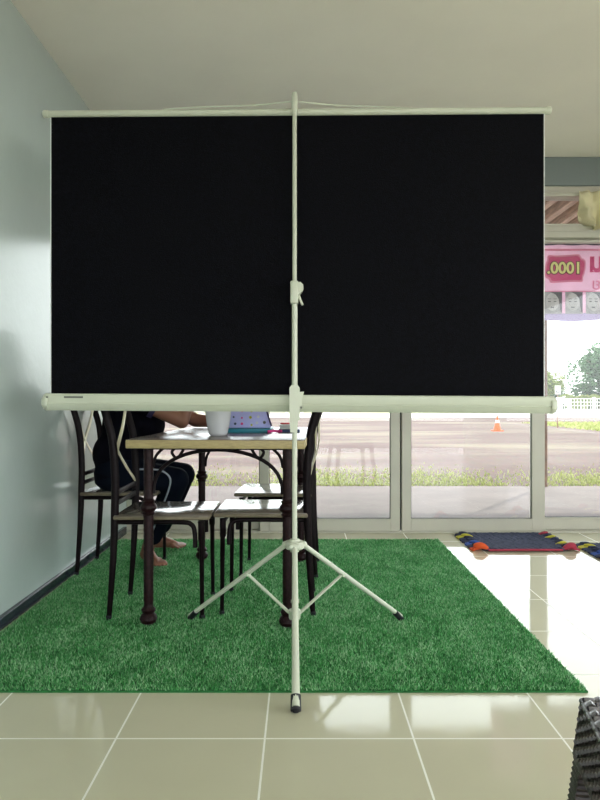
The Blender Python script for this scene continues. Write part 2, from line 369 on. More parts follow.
def strip(rg, n):
    x = rg.uniform(-5, 12, n); y = 6.95 + np.abs(rg.normal(0, .75, n))
    k = np.sin(x*1.7)*.3+np.sin(x*4.1+1)*.3+.75
    keep = (y < 9.6) & (rg.uniform(0,1,n) < k); return np.stack([x,y,np.full(n,-.03)],1)[keep]
o = blades('wild_grass', 26000, strip, .012, .040, .014, 'grass', 3, .9); tag(o, 'strip of sunlit yellow-green grass along the patio edge', 'grass', kind='stuff')
def patch(rg, n):
    x = rg.uniform(9, 24, n); y = rg.uniform(16, 26, n); return np.stack([x,y,np.full(n,-.03)],1)
o = blades('wild_grass', 16000, patch, .04, .10, .05, 'grass', 5, .9); tag(o, 'low green grass patch in the yard right of the small sign', 'grass', kind='stuff')

# porch: roof, rafters, posts
b = BM(); add_box(b, -6, 8, YD+.12, 7.0, 2.76, 2.80); struct('porch_roof', b, 'tin', 'grey sheet roof over the patio', 'roof')
for i in range(16):
    x = .9+i*.19
    b = BM(); add_box(b, x-.032, x+.032, YD+.12, 6.98, 2.66, 2.76)
    struct('rafter', b, 'wood', 'light brown wooden rafter under the porch roof', 'rafter')['group'] = 'rafters under the porch roof'
for i in range(2):
    y = 4.85+i*1.97
    b = BM(); add_box(b, -6, 8, y-.02, y+.02, 2.60, 2.66)
    struct('purlin', b, 'wood', 'brown cross timber beneath the porch rafters', 'timber')['group'] = 'cross timbers of the porch'
b = BM(); add_box(b, 2.585, 2.63, 6.80, 6.845, -.012, 2.60, .003); o = struct('porch_post', b, 'steel', 'thin rusty brown steel post at the patio edge', 'post')

# banner, printed side outward, seen from behind
YBn = 5.2; S = YBn/640
def bx(px): return (px-300)*S
def bz(py): return .91-(py-400)*S
ban = thing('banner', 'pink advertising banner hanging outside, its writing seen reversed', 'banner', (2.35, YBn, bz(318)))
b = BM(); nx, nz = 60, 10; g = []
for j in range(nz+1):
    g.append([b.verts.new((1.55+1.75*i/nx, YBn+.004*math.sin(i*.9), bz(243)+(bz(320)+.012*math.sin(i*.21)-bz(243))*j/nz)) for i in range(nx+1)])
for j in range(nz):
    for i in range(nx):
        f = b.faces.new([g[j][i],g[j][i+1],g[j+1][i+1],g[j+1][i]]); f.material_index = 1 if j >= 9 else (0)
obj('banner_sheet', b, ['banner','banner_l'], ban)
b = BM(); add_tube(b, [(1.5,YBn+.01,bz(243)),(3.35,YBn+.01,bz(243))], .020); obj('pole', b, 'pipe', ban)
for x in (1.66,3.18):
    b = BM(); add_tube(b, [(x,YBn+.01,bz(243)),(x,YBn+.01,2.661)], .004, 8); obj('cord', b, 'pipe', ban)
def wavy(cx, cz, w, h, k=.06, n=48):
    P = []
    for i in range(n):
        t = 2*PI*i/n; s = math.copysign(abs(math.cos(t))**.45, math.cos(t)); c = math.copysign(abs(math.sin(t))**.45, math.sin(t))
        q = 1+k*math.sin(6*t+.6); P.append((cx+w/2*s*q, cz+h/2*c*q))
    return P
for (w,h,mm,yy) in ((39,28,'banner_b',0),(36,24,'banner_h',.002)):
    b = BM(); add_prism(b, wavy(bx(564.5), bz(269), w*S, h*S), 'y', YBn-.012-yy-.003, YBn-.012-yy); obj('badge', b, mm, ban, smooth=False)
def text(body, size, x, z, y, mm, parent, bold=.0, name='lettering', shear=0):
    cu = bpy.data.curves.new('t','FONT'); cu.body = body; cu.size = size; cu.extrude = .001; cu.offset = bold; cu.align_x = 'CENTER'; cu.align_y = 'CENTER'; cu.shear = shear
    t = bpy.data.objects.new('t', cu); C.objects.link(t); bpy.context.view_layer.update()
    me = bpy.data.meshes.new_from_object(t.evaluated_get(bpy.context.evaluated_depsgraph_get())); bpy.data.objects.remove(t)
    me.materials.clear()
    # the print faces outward (+Y), so it reads reversed from indoors
    me.transform(Matrix.Translation((x,y,z)) @ Matrix.Rotation(PI,4,'Z') @ Matrix.Rotation(PI/2,4,'X'))
    return link(name, me, mm, parent, smooth=False)
text('1000.', .128, bx(563.5), bz(269), YBn-.018, 'num_o', ban, .0095)
text('1000.', .128, bx(563.5), bz(269), YBn-.0205, 'num', ban, .0035)
text('เงิน', .20, bx(606), bz(264), YBn-.012, 'banner_h', ban, .009)
text('ง่าย', .13, bx(603), bz(285), YBn-.012, 'banner_b', ban, .0)
b = BM(); add_box(b, 1.60, 3.28, YBn-.0065, YBn-.0055, bz(292)-.003, bz(291))
add_box(b, 1.60, 3.28, YBn-.0065, YBn-.0055, bz(251), bz(249)); obj('banner_line', b, 'banner_b', ban, smooth=False)
for i in range(6):
    cx = bx(533)+i*bx(321)*1.0 if False else bx(553.0)+(i-2)*20.5*S
    b = BM(); add_box(b, cx-8.6*S, cx+8.6*S, YBn-.010, YBn-.007, bz(314), bz(292)); p = obj('portrait', b, 'face', ban, smooth=False)
    b = BM(); n = 24; add_prism(b, [(cx+S*(-1+6.8*math.cos(2*PI*k/n)), bz(302)+S*9*math.sin(2*PI*k/n)) for k in range(n)], 'y', YBn-.0125, YBn-.010); obj('face', b, 'face_l', p, smooth=False)
    b = BM()
    add_prism(b, [(cx+S*u, bz(303)+S*v) for u,v in ((8.4,10.5),(-3,10.8),(2,8.2),(5,4),(6,-2),(7,-9),(8.4,-10))], 'y', YBn-.0135, YBn-.0125)
    for sx in (-4.2,1.4): add_box(b, cx+S*(sx-1.3), cx+S*(sx+1.3), YBn-.0135, YBn-.0125, bz(302.2), bz(301.4)); add_box(b, cx+S*(sx-1.5), cx+S*(sx+1.5), YBn-.0135, YBn-.0125, bz(299.4), bz(298.9))
    add_box(b, cx+S*(-3), cx+S*.4, YBn-.0135, YBn-.0125, bz(308), bz(307)); obj('features', b, 'face_h', p, smooth=False)

# far fence
b = BM(); 
fen = thing('boundary_fence', 'long low white fence across the far side of the road', 'fence', (15,49,-.03))
add_box(b, -45, 75, 48.98, 49.02, .0, .22)
for z in (.45,.72,.98): add_box(b, -45, 75, 48.97, 49.03, z, z+.06)
for i in range(480): x = -45+i*.25; add_box(b, x-.03, x+.03, 48.985, 49.015, .2, 1.0)
obj('rail_panel', b, 'fence', fen, smooth=False)
b = BM()
for i in range(49): x = -45+i*2.5; add_box(b, x-.09, x+.09, 48.9, 49.1, -.03, 1.12)
o = obj('fence_posts', b, 'fence', fen, smooth=False); o['kind'] = 'stuff'; o.name = 'fence_post'

def tree(name, x, y, h, r, n, leafm, label, seed, z0=.35, ls=.28, grp=None):
    rg = random.Random(seed); t = thing(name, label, 'tree', (x,y,-.03), 0, grp)
    b = BM(); pts = smooth_path([(0,0,0),(.1*r,.05,h*.3),(-.05*r,0,h*.6),(.02,0,h*.85)]); add_tube(b, pts, rlist(h*.035, h*.01, len(pts)), 8)
    for k in range(5):
        a = k*1.3; zz = h*(.35+.09*k); add_tube(b, smooth_path([(0,0,zz),(math.cos(a)*r*.4, math.sin(a)*r*.4, zz+.1*h),(math.cos(a)*r*.75, math.sin(a)*r*.75, zz+.16*h)],3), rlist(h*.014,h*.004,7), 6)
    obj('trunk', b, 'bark', t, local=True)
    blobs = []
    for k in range(16):
        a = rg.uniform(0,2*PI); q = rg.uniform(0,.75)*r; zz = h*rg.uniform(z0+.05,.85); s = r*rg.uniform(.28,.48)*(1.15-abs(zz/h-.55))
        blobs.append((math.cos(a)*q, math.sin(a)*q, zz, s))
    blobs.append((0,0,h*.86,r*.35))
    b = BM()
    for k in range(n):
        bx_, by_, bz_, s = rg.choice(blobs); d = Vector((rg.gauss(0,1),rg.gauss(0,1),rg.gauss(0,1))).normalized()*s*rg.uniform(.6,1.05)
        c = Vector((bx_,by_,bz_))+d; c.z = max(c.z, .1)
        u = Vector((rg.gauss(0,1),rg.gauss(0,1),rg.gauss(0,.5))).normalized(); v = u.cross(Vector((rg.gauss(0,1),rg.gauss(0,1),rg.gauss(0,1)))).normalized()
        L = ls*rg.uniform(.6,1.2)
        b.faces.new([b.verts.new(c-u*L*.5), b.verts.new(c+v*L*.22), b.verts.new(c+u*L*.5), b.verts.new(c-v*L*.22)])
    obj('crown', b, leafm, t, smooth=False, local=True, fixn=False); return t
tree('leafy_tree', 26.2, 56, 5.5, 3.6, 12000, 'leaf', 'large green leafy tree beyond the white fence at the right edge', 1, .02, .36)
tree('leafy_tree', 23.2, 60, 2.9, 1.8, 3500, 'leaf', 'small dark green bushy tree left of the large tree', 2, .02)
tree('leafy_tree', 20.7, 54, 3.5, 1.6, 3500, 'leaf_y', 'pale yellow-green small tree just right of the black screen', 3, .02)
tree('leafy_tree', 34.5, 62, 6.6, 3.6, 5000, 'leaf', 'tall tree past the right edge beyond the fence', 4, .02)
tree('leafy_tree', 9.0, 62, 5.0, 3.2, 3500, 'leaf', 'broad tree beyond the road hidden by the screen', 5, .02)
tree('leafy_tree', -6.0, 66, 6.0, 3.6, 3500, 'leaf', 'tree far left beyond the road hidden by the screen', 6, .02)
# yellow-green fronds over the fence
b = BM(); rg = random.Random(4)
for k in range(26):
    a = rg.uniform(0,2*PI); L = rg.uniform(1.0,1.5); x0 = 22.0+rg.uniform(-.6,.6)
    pts = smooth_path([(x0,50.2,0),(x0+math.cos(a)*L*.3,50.2+math.sin(a)*L*.2,L*.85),(x0+math.cos(a)*L,50.2+math.sin(a)*L*.4,L*.8)],5)
    add_tube(b, pts, [.02+.09*math.sin(PI*i/(len(pts)-1)) for i in range(len(pts))], 6, flat=.15)
tag(obj('palm_shrub', b, 'leaf_y'), 'yellow-green shrub with long fronds behind the fence by the sign', 'shrub')

# cone
cn = thing('traffic_cone', 'small orange traffic cone with white band standing in the yard', 'cone', (5.98,19.4,-.03))
b = BM(); add_box(b, -.15,.15,-.15,.15,0,.03,.006); obj('base', b, 'cone', cn, local=True)
b = BM(); add_lathe(b,(0,0,0),[(.115,.03),(.085,.15),(.06,.25)]); add_lathe(b,(0,0,0),[(.045,.33),(.022,.46),(.0,.465)]); obj('body', b, 'cone', cn, local=True)
b = BM(); add_lathe(b,(0,0,0),[(.062,.25),(.046,.33)]); obj('band', b, 'cone_w', cn, local=True)
# small sign post
sg = thing('roadside_sign', 'small pale two-panel sign on a thin pole in the yard', 'sign', (8.65,21.5,-.03))
b = BM(); add_tube(b,[(0,0,0),(0,0,1.42)],.018); obj('pole', b, 'steel', sg, local=True)
b = BM(); add_box(b,-.10,.10,-.04,-.02,1.13,1.42,.004); p = obj('upper_panel', b, 'fence', sg, local=True)
b = BM(); add_box(b,-.065,.065,-.045,-.041,1.19,1.37); obj('plate', b, 'sign_d', p, local=True)
b = BM(); add_box(b,-.04,.04,-.05,-.046,1.23,1.35); obj('symbol', b, 'cone_w', p, local=True)
b = BM(); add_box(b,-.11,.11,-.04,-.02,.42,1.02,.004); obj('lower_panel', b, 'sign', sg, local=True)

# ------------------------------------------------------------------ artificial grass carpet
gx0, gx1, gy0, gy1 = -1.165, .895, 1.988, 4.14
gr = thing('artificial_grass_carpet', 'large rectangular green artificial grass carpet on the tiled floor', 'carpet', ((gx0+gx1)/2,(gy0+gy1)/2,0))
b = BM(); add_box(b, gx0,gx1,gy0,gy1,.0005,.006); obj('backing', b, 'turf_base', gr, smooth=False)
def turf(rg, n):
    x = rg.uniform(gx0+.003, gx1-.002, n); y = rg.uniform(gy0+.002, gy1-.003, n)
    return np.stack([x,y,np.full(n,.005)],1)
o = blades('pile', 260000, turf, .006, .015, .0030, 'turf', 9, .95, gr); o['kind'] = 'stuff'

# ------------------------------------------------------------------ dining table (turned 3 degrees)
T = Vector((-.302, 3.08, 0)); tb = thing('dining_table', 'wooden-topped dining table with dark cast iron legs standing on the green carpet', 'table', T, math.radians(-3))
hw, hl, zt = .352, .592, .755
b = BM(); add_box(b, -hw,hw,-hl,hl, zt-.035, zt-.001, .004); obj('table_edge', b, 'top_edge', tb, local=True)
b = BM(); add_box(b, -hw+.001,hw-.001,-hl+.001,hl-.001, zt-.002, zt, .0005); obj('tabletop', b, 'top', tb, local=True)
LX, LY = .280, .522
b = BM()
for s in (-1,1): add_box(b, -LX, LX, s*LY-.018, s*LY+.018, zt-.043, zt-.035); add_box(b, s*LX-.018, s*LX+.018, -LY, LY, zt-.043, zt-.035)
obj('apron_frame', b, 'iron', tb, local=True, smooth=False)
for sx in (-1,1):
    for sy in (-1,1):
        b = BM(); x, y = sx*LX, sy*LY
        prof = [(0,.012),(.018,.012),(.029,.018),(.035,.032),(.031,.046),(.022,.055),(.026,.061),(.029,.069),(.022,.078),(.018,.086),(.0185,.10)]
        prof += [(.019+.0012*(k%2), .10+k*.0125) for k in range(1,28)]
        prof += [(.020,.448),(.027,.455),(.022,.462),(.032,.472),(.034,.480),(.030,.490),(.023,.498),(.027,.506),(.019,.514),(.0185,.55),(.0195,.70),(.0195,zt-.04)]
        add_lathe(b, (x,y,0), prof, 20); lg = obj('leg', b, 'iron_r', tb, local=True)
        b = BM(); add_lathe(b,(x,y,0),[(.02,.004),(.022,.008),(.018,.013)],16); obj('foot_pad', b, 'rubber', lg, local=True)
for sy in (-1,1):
    b = BM(); y = sy*LY; n = 25; pts = []
    for i in range(n):
        t = PI*i/(n-1); pts.append((-math.cos(t)*(LX-.02), y, .535+.176*math.sin(t)**.8))
    add_tube(b, pts, .0075, 10, flat=1.0)
    for sx in (-1,1):
        q = [(sx*(LX-.018), y, .64), (sx*(LX-.030), y, .685), (sx*(LX-.062), y, zt-.036)]; add_tube(b, smooth_path(q,5), .006, 8)
        q = [(sx*.17, y, zt-.036),(sx*.185,y,.700),(sx*.165,y,.676),(sx*.145,y,.70),(sx*.135,y,zt-.036)]; add_tube(b, smooth_path(q,5), .006, 8)
    obj('arch_brace', b, 'iron', tb, local=True)

# ------------------------------------------------------------------ chairs
def make_chair(name, label):
    t = thing(name, label, 'chair', (0,0,0), 0, 'metal chairs round the table'); w = .165
    b = BM(); add_box(b, 0,.395,-w-.02,w+.02,.412,.428,.006); obj('seat_board', b, 'seat_edge', t, local=True)
    b = BM(); add_box(b, .003,.392,-w-.017,w+.017,.4275,.431,.0015); obj('seat', b, 'seat', t, local=True)
    for s in (-1,1):
        b = BM(); P = smooth_path([(-.022,s*w,0),(-.006,s*w,.22),(.002,s*w,.42),(.004,s*w,.58),(-.008,s*w,.74),(-.036,s*w,.85),(-.058,s*(w-.004),.94)],6)
        add_tube(b, P, [.0105+.0065*min(1,p.z/.45) for p in P], 12, a0=(1,0,0), flat=.72); lg = obj('back_post', b, 'iron', t, local=True)
        b = BM(); add_lathe(b, (-.022,s*w,0), [(.0115,.0),(.0125,.014),(.0095,.018)],12); obj('foot_cap', b, 'rubber', lg, local=True)
        b = BM(); P = smooth_path([(.005,s*(w-.012),.398),(.265,s*(w-.012),.398),(.316,s*(w-.012),.388),(.330,s*(w-.010),.355),(.332,s*(w-.008),.295)],6)
        add_tube(b, P, .0100, 12); obj('side_tube', b, 'iron', t, local=True)
        b = BM(); P = [(.358,s*(w-.004),.405),(.358,s*(w-.004),.33),(.359,s*(w-.004),.325),(.362,s*(w-.004),0)]; add_tube(b, P, [.0135,.0135,.0105,.0085], 12); lg = obj('front_leg', b, 'iron', t, local=True)
        b = BM(); add_lathe(b, (.362,s*(w-.004),0), [(.0105,.0),(.0115,.014),(.0085,.018)],12); obj('foot_cap', b, 'rubber', lg, local=True)
    for xx in (.350,.01):
        b = BM(); add_tube(b, [(xx,-w+.006,.398),(xx,w-.006,.398)], .008, 10); obj('cross_bar', b, 'iron', t, local=True)
    for z in (.475,.520):
        b = BM(); add_box(b, -.001,.009,-w,w,z-.011,z+.011,.003); obj('lower_rail', b, 'iron', t, local=True)
    b = BM()
    for s in (-1,1):
        P = smooth_path([(.004,-s*w*.94,.535),(-.018,-s*w*.45,.61),(-.034,s*.0,.688),(-.034,s*w*.5,.78),(-.040,s*w*.95,.868)],6)
        add_tube(b, P, .014, 8, flat=.25, a0=(0,1,0) )
    obj('cross_strip', b, 'flat', t, local=True)
    b = BM(); P = smooth_path([(-.038,-w,.865),(-.038,0,.872),(-.038,w,.865)],6); add_tube(b, P, .009, 10)
    P = smooth_path([(-.058,-w+.004,.935),(-.066,-w*.6,.965),(-.068,0,.975),(-.066,w*.6,.965),(-.058,w-.004,.935)],6); add_tube(b, P, .0125, 12)
    obj('top_rail', b, 'iron', t, local=True); return t
ch = make_chair('metal_chair', 'dark metal chair at the near left corner of the table, empty seat'); ch.location = (-.765,2.800,0)
c2 = copy_tree(ch); c2.location = (.036,2.85,0); c2.rotation_euler.z = PI-math.radians(1); c2['label'] = 'dark metal chair at the near right corner of the table, tucked under it'
c3 = copy_tree(ch); c3.location = (-1.128,3.46,0); c3.rotation_euler.z = 0; c3['label'] = 'dark metal chair against the left wall that the person sits on'
c4 = copy_tree(ch); c4.location = (.068,3.415,0); c4.rotation_euler.z = PI-math.radians(3); c4['label'] = 'dark metal chair on the right of the table, farther one toward the doors'
for c in (ch,c2,c3,c4): c.location.z = .0065

# ------------------------------------------------------------------ person
def remesh(bm, name, m, parent, vox, sm=4, disp=0.0):
    bmesh.ops.recalc_face_normals(bm, faces=bm.faces[:])
    me = bpy.data.meshes.new(name); bm.to_mesh(me); bm.free(); o = bpy.data.objects.new('tmp', me); C.objects.link(o)
    r = o.modifiers.new('r','REMESH'); r.mode = 'VOXEL'; r.voxel_size = vox
    s = o.modifiers.new('s','SMOOTH'); s.iterations = sm; s.factor = .5
    bpy.context.view_layer.update(); e = o.evaluated_get(bpy.context.evaluated_depsgraph_get())
    m2 = bpy.data.meshes.new_from_object(e); bpy.data.objects.remove(o); m2.materials.clear()
    return link(name, m2, m, parent)
pr = thing('person', 'person in dark shirt and navy trousers sitting barefoot at the table, elbow propped', 'person', (-.95,3.47,0))
PX, PY = -.955, 3.47
hipR, hipL = Vector((-.93,3.385,.515)), Vector((-.93,3.555,.515))
kneeR, kneeL = Vector((-.655,3.395,.485)), Vector((-.665,3.645,.485))
ankR, ankL = Vector((-.845,3.545,.085)), Vector((-.86,3.865,.085))
shR, shL = Vector((-.885,3.31,.935)), Vector((-.875,3.63,.95))
elR, elL = Vector((-.628,3.395,.797)), Vector((-.585,3.60,.795))
wrR, wrL = Vector((-.563,3.47,1.005)), Vector((-.375,3.51,.785))
torso = [(PX,PY,.436,.10,.15),(PX,PY,.46,.135,.178),(PX,PY,.52,.142,.185),(PX+.005,PY,.60,.130,.160),(PX+.01,PY,.70,.118,.140),(PX+.025,PY,.82,.122,.155),(PX+.05,PY,.92,.112,.170),(PX+.075,PY,.985,.085,.145),(PX+.10,PY,1.02,.052,.070)]
b = BM(); add_loft(b, [(x,y,z,rx*.93,ry*.93) for x,y,z,rx,ry in torso])
hc = Vector((-.755,3.47,1.175)); rot = Matrix.Rotation(math.radians(12),3,'Y')
add_cap(b, (PX+.10,PY,1.0), (hc.x-.02,PY,1.10), .052, .047)
add_ell(b, hc, (.088,.072,.105), rot); add_ell(b, hc+Vector((.03,0,-.045)), (.06,.055,.062), rot)      # skull, jaw
add_cap(b, hc+Vector((.083,0,.012)), hc+Vector((.098,0,-.022)), .009, .012)                               # nose
for s in (-1,1): add_ell(b, hc+Vector((-.005,s*.073,-.01)), (.018,.008,.028)); add_ell(b, hc+Vector((.07,s*.028,.03)), (.014,.02,.007))
for sh,el,wr in ((shR,elR,wrR),(shL,elL,wrL)):
    add_cap(b, sh, el, .048, .038); add_cap(b, el, wr, .039, .025)
for hp,kn,an in ((hipR,kneeR,ankR),(hipL,kneeL,ankL)):
    add_cap(b, hp, kn, .080, .055); md = kn.lerp(an,.3); add_cap(b, kn, md, .052, .053); add_cap(b, md, an, .053, .034)
def foot(b, an, d):
    d = Vector(d).normalized(); s = Vector((-d.y,d.x,0)); g = Vector((an.x,an.y,0))
    heel = g-d*.035; add_cap(b, an, heel+Vector((0,0,.050)), .033, .028); add_cap(b, heel+Vector((0,0,.046)), g+d*.11+Vector((0,0,.039)), .027, .019)
    add_cap(b, an+Vector((0,0,-.01)), g+d*.11+Vector((0,0,.042)), .03, .018)
    add_cap(b, g+d*.10+s*.024+Vector((0,0,.038)), g+d*.10-s*.024+Vector((0,0,.036)), .018, .016)
    for k in range(5):
        o = (k-2)*.0175; L = (.158,.163,.157,.148,.136)[k] if True else 0; r = (.0115,.0095,.009,.0085,.008)[k]
        p0 = g+d*.115+s*(-o*.9)+Vector((0,0,.036)); p1 = g+d*(L-.02)+s*(-o*1.05)+Vector((0,0,.036)); p2 = g+d*L+s*(-o*1.08)+Vector((0,0,.028))
        add_cap(b, p0, p1, r, r); add_cap(b, p1, p2, r, r*.9)
dR = Vector((.60,-.80,0)); dL = Vector((1,-.05,0)); foot(b, ankR, dR); foot(b, ankL, dL)
def hand(b, wr, d, up, side, curl):
    d = Vector(d).normalized(); up = Vector(up); up = (up-d*up.dot(d)).normalized(); s = d.cross(up)*side
    palm = wr+d*.075; add_cap(b, wr, wr+d*.03, .024, .022)
    for k in range(4):
        o = (k-1.5)*.0195; L = (.068,.078,.072,.056)[k]; kn = wr+d*(.085-abs(k-1.3)*.004)+s*o
        add_cap(b, wr+d*.02+s*o*.6, kn, .015, .0115)
        a = curl; p = kn
        for seg, f in ((.42,1),(.32,2),(.26,2.8)):
            q = p+(d*math.cos(a*f)-up*math.sin(a*f))*L*seg; add_cap(b, p, q, .0088, .0080); p = q
    t0 = wr+d*.022-s*.020; t1 = t0+d*.032-s*.026-up*.008; t2 = t1+d*.028-s*.004-up*.008; add_cap(b, t0, t1, .014, .0115); add_cap(b, t1, t2, .0105, .009)
hand(b, wrR, (-.75,0,.66), (.6,0,.75), 1, .55)
hand(b, wrL, (.93,-.35,-.02), (0,0,1), -1, .22)
body = remesh(b, 'body', 'skin', pr, .0055, 3)
# face details
for s in (-1,1):
    b = BM(); add_ell(b, hc+Vector((.076,s*.028,.016)), (.010,.0125,.0075)); e = obj('eye', b, 'eye', pr)
    b = BM(); add_ell(b, hc+Vector((.084,s*.028,.015)), (.004,.0055,.0055)); obj('iris', b, 'iris', e)
b = BM(); add_ell(b, hc+Vector((.085,0,-.052)), (.009,.021,.007)); obj('mouth', b, 'lip', pr)
b = BM(); add_ell(b, hc+Vector((-.022,0,.028)), (.088,.084,.096)); add_ell(b, hc+Vector((-.085,0,-.04)), (.045,.06,.085)); add_cap(b, hc+Vector((-.095,0,-.03)), hc+Vector((-.135,0,-.17)), .045, .025)
add_ell(b, hc+Vector((.045,0,.082)), (.04,.055,.022)); remesh(b, 'hair', 'hair', pr, .007, 4)
# shirt
b = BM(); add_loft(b, [(x-.003,y,z,rx*1.05,ry*1.05) for x,y,z,rx,ry in torso[1:-1]] + [(PX+.10,PY,1.015,.062,.078)])
for sh,el in ((shR,elR),(shL,elL)):
    add_cap(b, sh, sh.lerp(el,.30), .062, .058)
add_ell(b, (-.835,3.45,.775), (.105,.15,.10)); add_ell(b, (-.97,3.46,.62), (.145,.165,.14)); remesh(b, 'shirt', 'shirt', pr, .008, 5)
b = BM(); p = shR.lerp(elR,.42); q = shR.lerp(elR,.50); add_tube(b, [p,q], [.0600,.0590], 20); obj('sleeve_cuff', b, 'cuff', pr)
# trousers
b = BM(); add_loft(b, [(PX,PY,.434,.11,.165),(PX,PY,.47,.147,.193),(PX,PY,.53,.150,.194),(PX+.003,PY,.60,.140,.174)])
for hp,kn,an in ((hipR,kneeR,ankR),(hipL,kneeL,ankL)):
    add_cap(b, hp, kn, .090, .068); add_cap(b, kn, kn.lerp(an,.35), .066, .064); add_cap(b, kn.lerp(an,.35), kn.lerp(an,.80), .064, .052)
remesh(b, 'trousers', 'trousers', pr, .008, 5)
b = BM(); P = smooth_path([(-.86,3.294,.551),(-.80,3.298,.553),(-.72,3.310,.545),(-.675,3.322,.505),(-.685,3.335,.44),(-.735,3.385,.33),(-.795,3.445,.20)],8)
add_tube(b, P, .0045, 8); obj('side_stripe', b, 'stripe', pr)
b = BM(); w = elR.lerp(wrR,.42); dd = (wrR-elR).normalized(); add_tube(b, [w-dd*.004, w+dd*.004], [.0375,.0365], 24); obj('bracelet', b, 'stripe', pr)

# ------------------------------------------------------------------ things on the table
Z = zt
b = BM(); add_lathe(b, (-.354,2.77,Z), [(.0,.0),(.030,.0),(.036,.003),(.041,.012),(.049,.05),(.055,.09),(.059,.13),(.061,.155),(.0585,.157),(.055,.13),(.045,.05),(.036,.012),(0,.010)], 32)
tag(obj('flower_pot', b, 'pot'), 'white tapered ceramic pot standing on the near part of the table', 'pot')
b = BM(); add_box(b, -.36,-.135,3.02,3.30,Z+.0005,Z+.018,.002); o = obj('folder', b, 'teal'); tag(o, 'teal folder lying flat under the spotted pouch', 'folder')
pc = thing('spotted_pouch', 'lavender cloth pouch with coloured spots lying on the teal folder', 'pouch', (-.24,3.15,Z+.018))
b = BM(); prof = [(-.128,.001),(.092,.001),(.100,.008),(.078,.085),(.060,.112),(.03,.125),(-.06,.128),(-.105,.118),(-.125,.07)]
add_prism(b, prof, 'y', -.055,.055); bmesh.ops.bevel(b, geom=b.edges[:], offset=.006, segments=2, affect='EDGES', profile=.5); obj('pouch_body', b, 'bag', pc, local=True)
rg = random.Random(11); cols = ['paper','navy','pink','rag_y','cone_w','sign_d']
for k in range(20):
    u = -.11+.037*(k%6)+rg.uniform(-.008,.008); v = .022+.032*(k//6)+rg.uniform(-.007,.007)
    if u > .085-.4*max(0,v-.02) - .01: continue
    b = BM(); r = rg.uniform(.0045,.0075); add_lathe(b,(0,0,0),[(r,0),(r,.0008)],14); b.transform(Matrix.Translation((u,-.0552,v)) @ Matrix.Rotation(PI/2,4,'X')); obj('spot', b, cols[k%6], pc, local=True, smooth=False)
b = BM(); add_tube(b, smooth_path([(.076,-.05,.095),(.088,-.058,.055),(.103,-.06,.012)],5), .004, 8); obj('zip_edge', b, 'cuff', pc, local=True)
b = BM(); add_tube(b, smooth_path([(-.150,2.985,Z+.007),(-.125,3.0,Z+.010),(-.105,3.03,Z+.007),(-.085,3.03,Z+.008)],5), .0065, 10); tag(obj('ribbon', b, 'pink'), 'short hot pink ribbon lying between the pouch and the navy notebook', 'ribbon')
b = BM(); add_box(b, -.105,.000,3.05,3.28,Z+.0005,Z+.014,.003); tag(obj('notebook', b, 'navy'), 'dark navy notebook lying on the right side of the table', 'notebook')
b = BM()
for k in range(5): add_box(b, -.100+.003*(k%2),-.012-.002*(k%3),3.08,3.26,Z+.015+k*.004,Z+.0178+k*.004)
o = obj('paper_stack', b, 'paper', smooth=False); tag(o, 'small stack of white papers on top of the navy notebook', 'papers')
b = BM(); add_tube(b, [(-.095,3.12,Z+.040),(-.03,3.14,Z+.040)], .004, 10); add_tube(b, [(-.030,3.14,Z+.040),(-.022,3.1425,Z+.040)], [.004,.001], 10); tag(obj('pen', b, 'red'), 'red pen lying on the white papers', 'pen')

# ------------------------------------------------------------------ projection screen on tripod
px, py = -.020, 2.385
ps = thing('projection_screen', 'large tripod projection screen seen from behind, black backing and cream frame', 'projection screen', (px,py,0))
hubz = .372
def slot_leg(foot, w=.012, w2=.0085):
    f = Vector(foot); d = Vector((f.x-px, f.y-py, 0)).normalized(); top = Vector((px,py,hubz))+d*.030
    b = BM(); add_tube(b, [top, f+Vector((0,0,.016))+ (top-f).normalized()*.0], [w,w2*1.15], 12); lg = obj('tripod_leg', b, 'cream', ps)
    u = (top-f).normalized(); b = BM(); add_tube(b, [f+Vector((0,0,.004)), f+Vector((0,0,.006)), f+Vector((0,0,.012))+u*.040], [.0105,w2*1.15+.0032,w2*1.15+.0030], 14); obj('rubber_foot', b, 'rubber', lg)
    m = top.lerp(f,.385); e = Vector((px,py,.108))+d*.014
    b = BM(); add_tube(b, [m,e], .0080, 10, flat=.6); br = obj('brace', b, 'cream', ps)
    b = BM(); add_tube(b, [m+Vector((-d.y,d.x,0))*.014, m-Vector((-d.y,d.x,0))*.014], .006, 10); obj('rivet', b, 'cream', br)
slot_leg((-.452,2.632,.008), .0090, .0078); slot_leg((.414,2.622,.008), .0090, .0078); slot_leg((-.012,1.862,0), .0100, .0108)
b = BM(); add_lathe(b, (px,py,0), [(.0,.392),(.018,.392),(.020,.386),(.034,.384),(.036,.376),(.036,.360),(.030,.355),(.0165,.352),(.0165,.345)], 24)
for a in (32,148,270):
    d = Vector((math.cos(math.radians(a)), math.sin(math.radians(a)), 0)); c = Vector((px,py,.37))+d*.034
    add_cap(b, c+Vector((-d.y,d.x,0))*.011, c-Vector((-d.y,d.x,0))*.011, .0125, .0125)
obj('hub', b, 'cream', ps)
b = BM(); add_tube(b, [(px,py,.095),(px,py,.82)], .0092, 20); obj('lower_pole', b, 'cream', ps)
b = BM(); add_lathe(b, (px,py,0), [(.0,.095),(.020,.095),(.022,.10),(.022,.128),(.0145,.132)], 18); obj('lower_collar', b, 'cream', ps)
b = BM(); add_tube(b, [(px,py,.82),(px,py,1.32)], .0108, 20); obj('middle_pole', b, 'cream', ps)
b = BM(); add_tube(b, [(px,py,1.30),(px,py,2.02)], .0082, 16); obj('upper_pole', b, 'cream', ps)
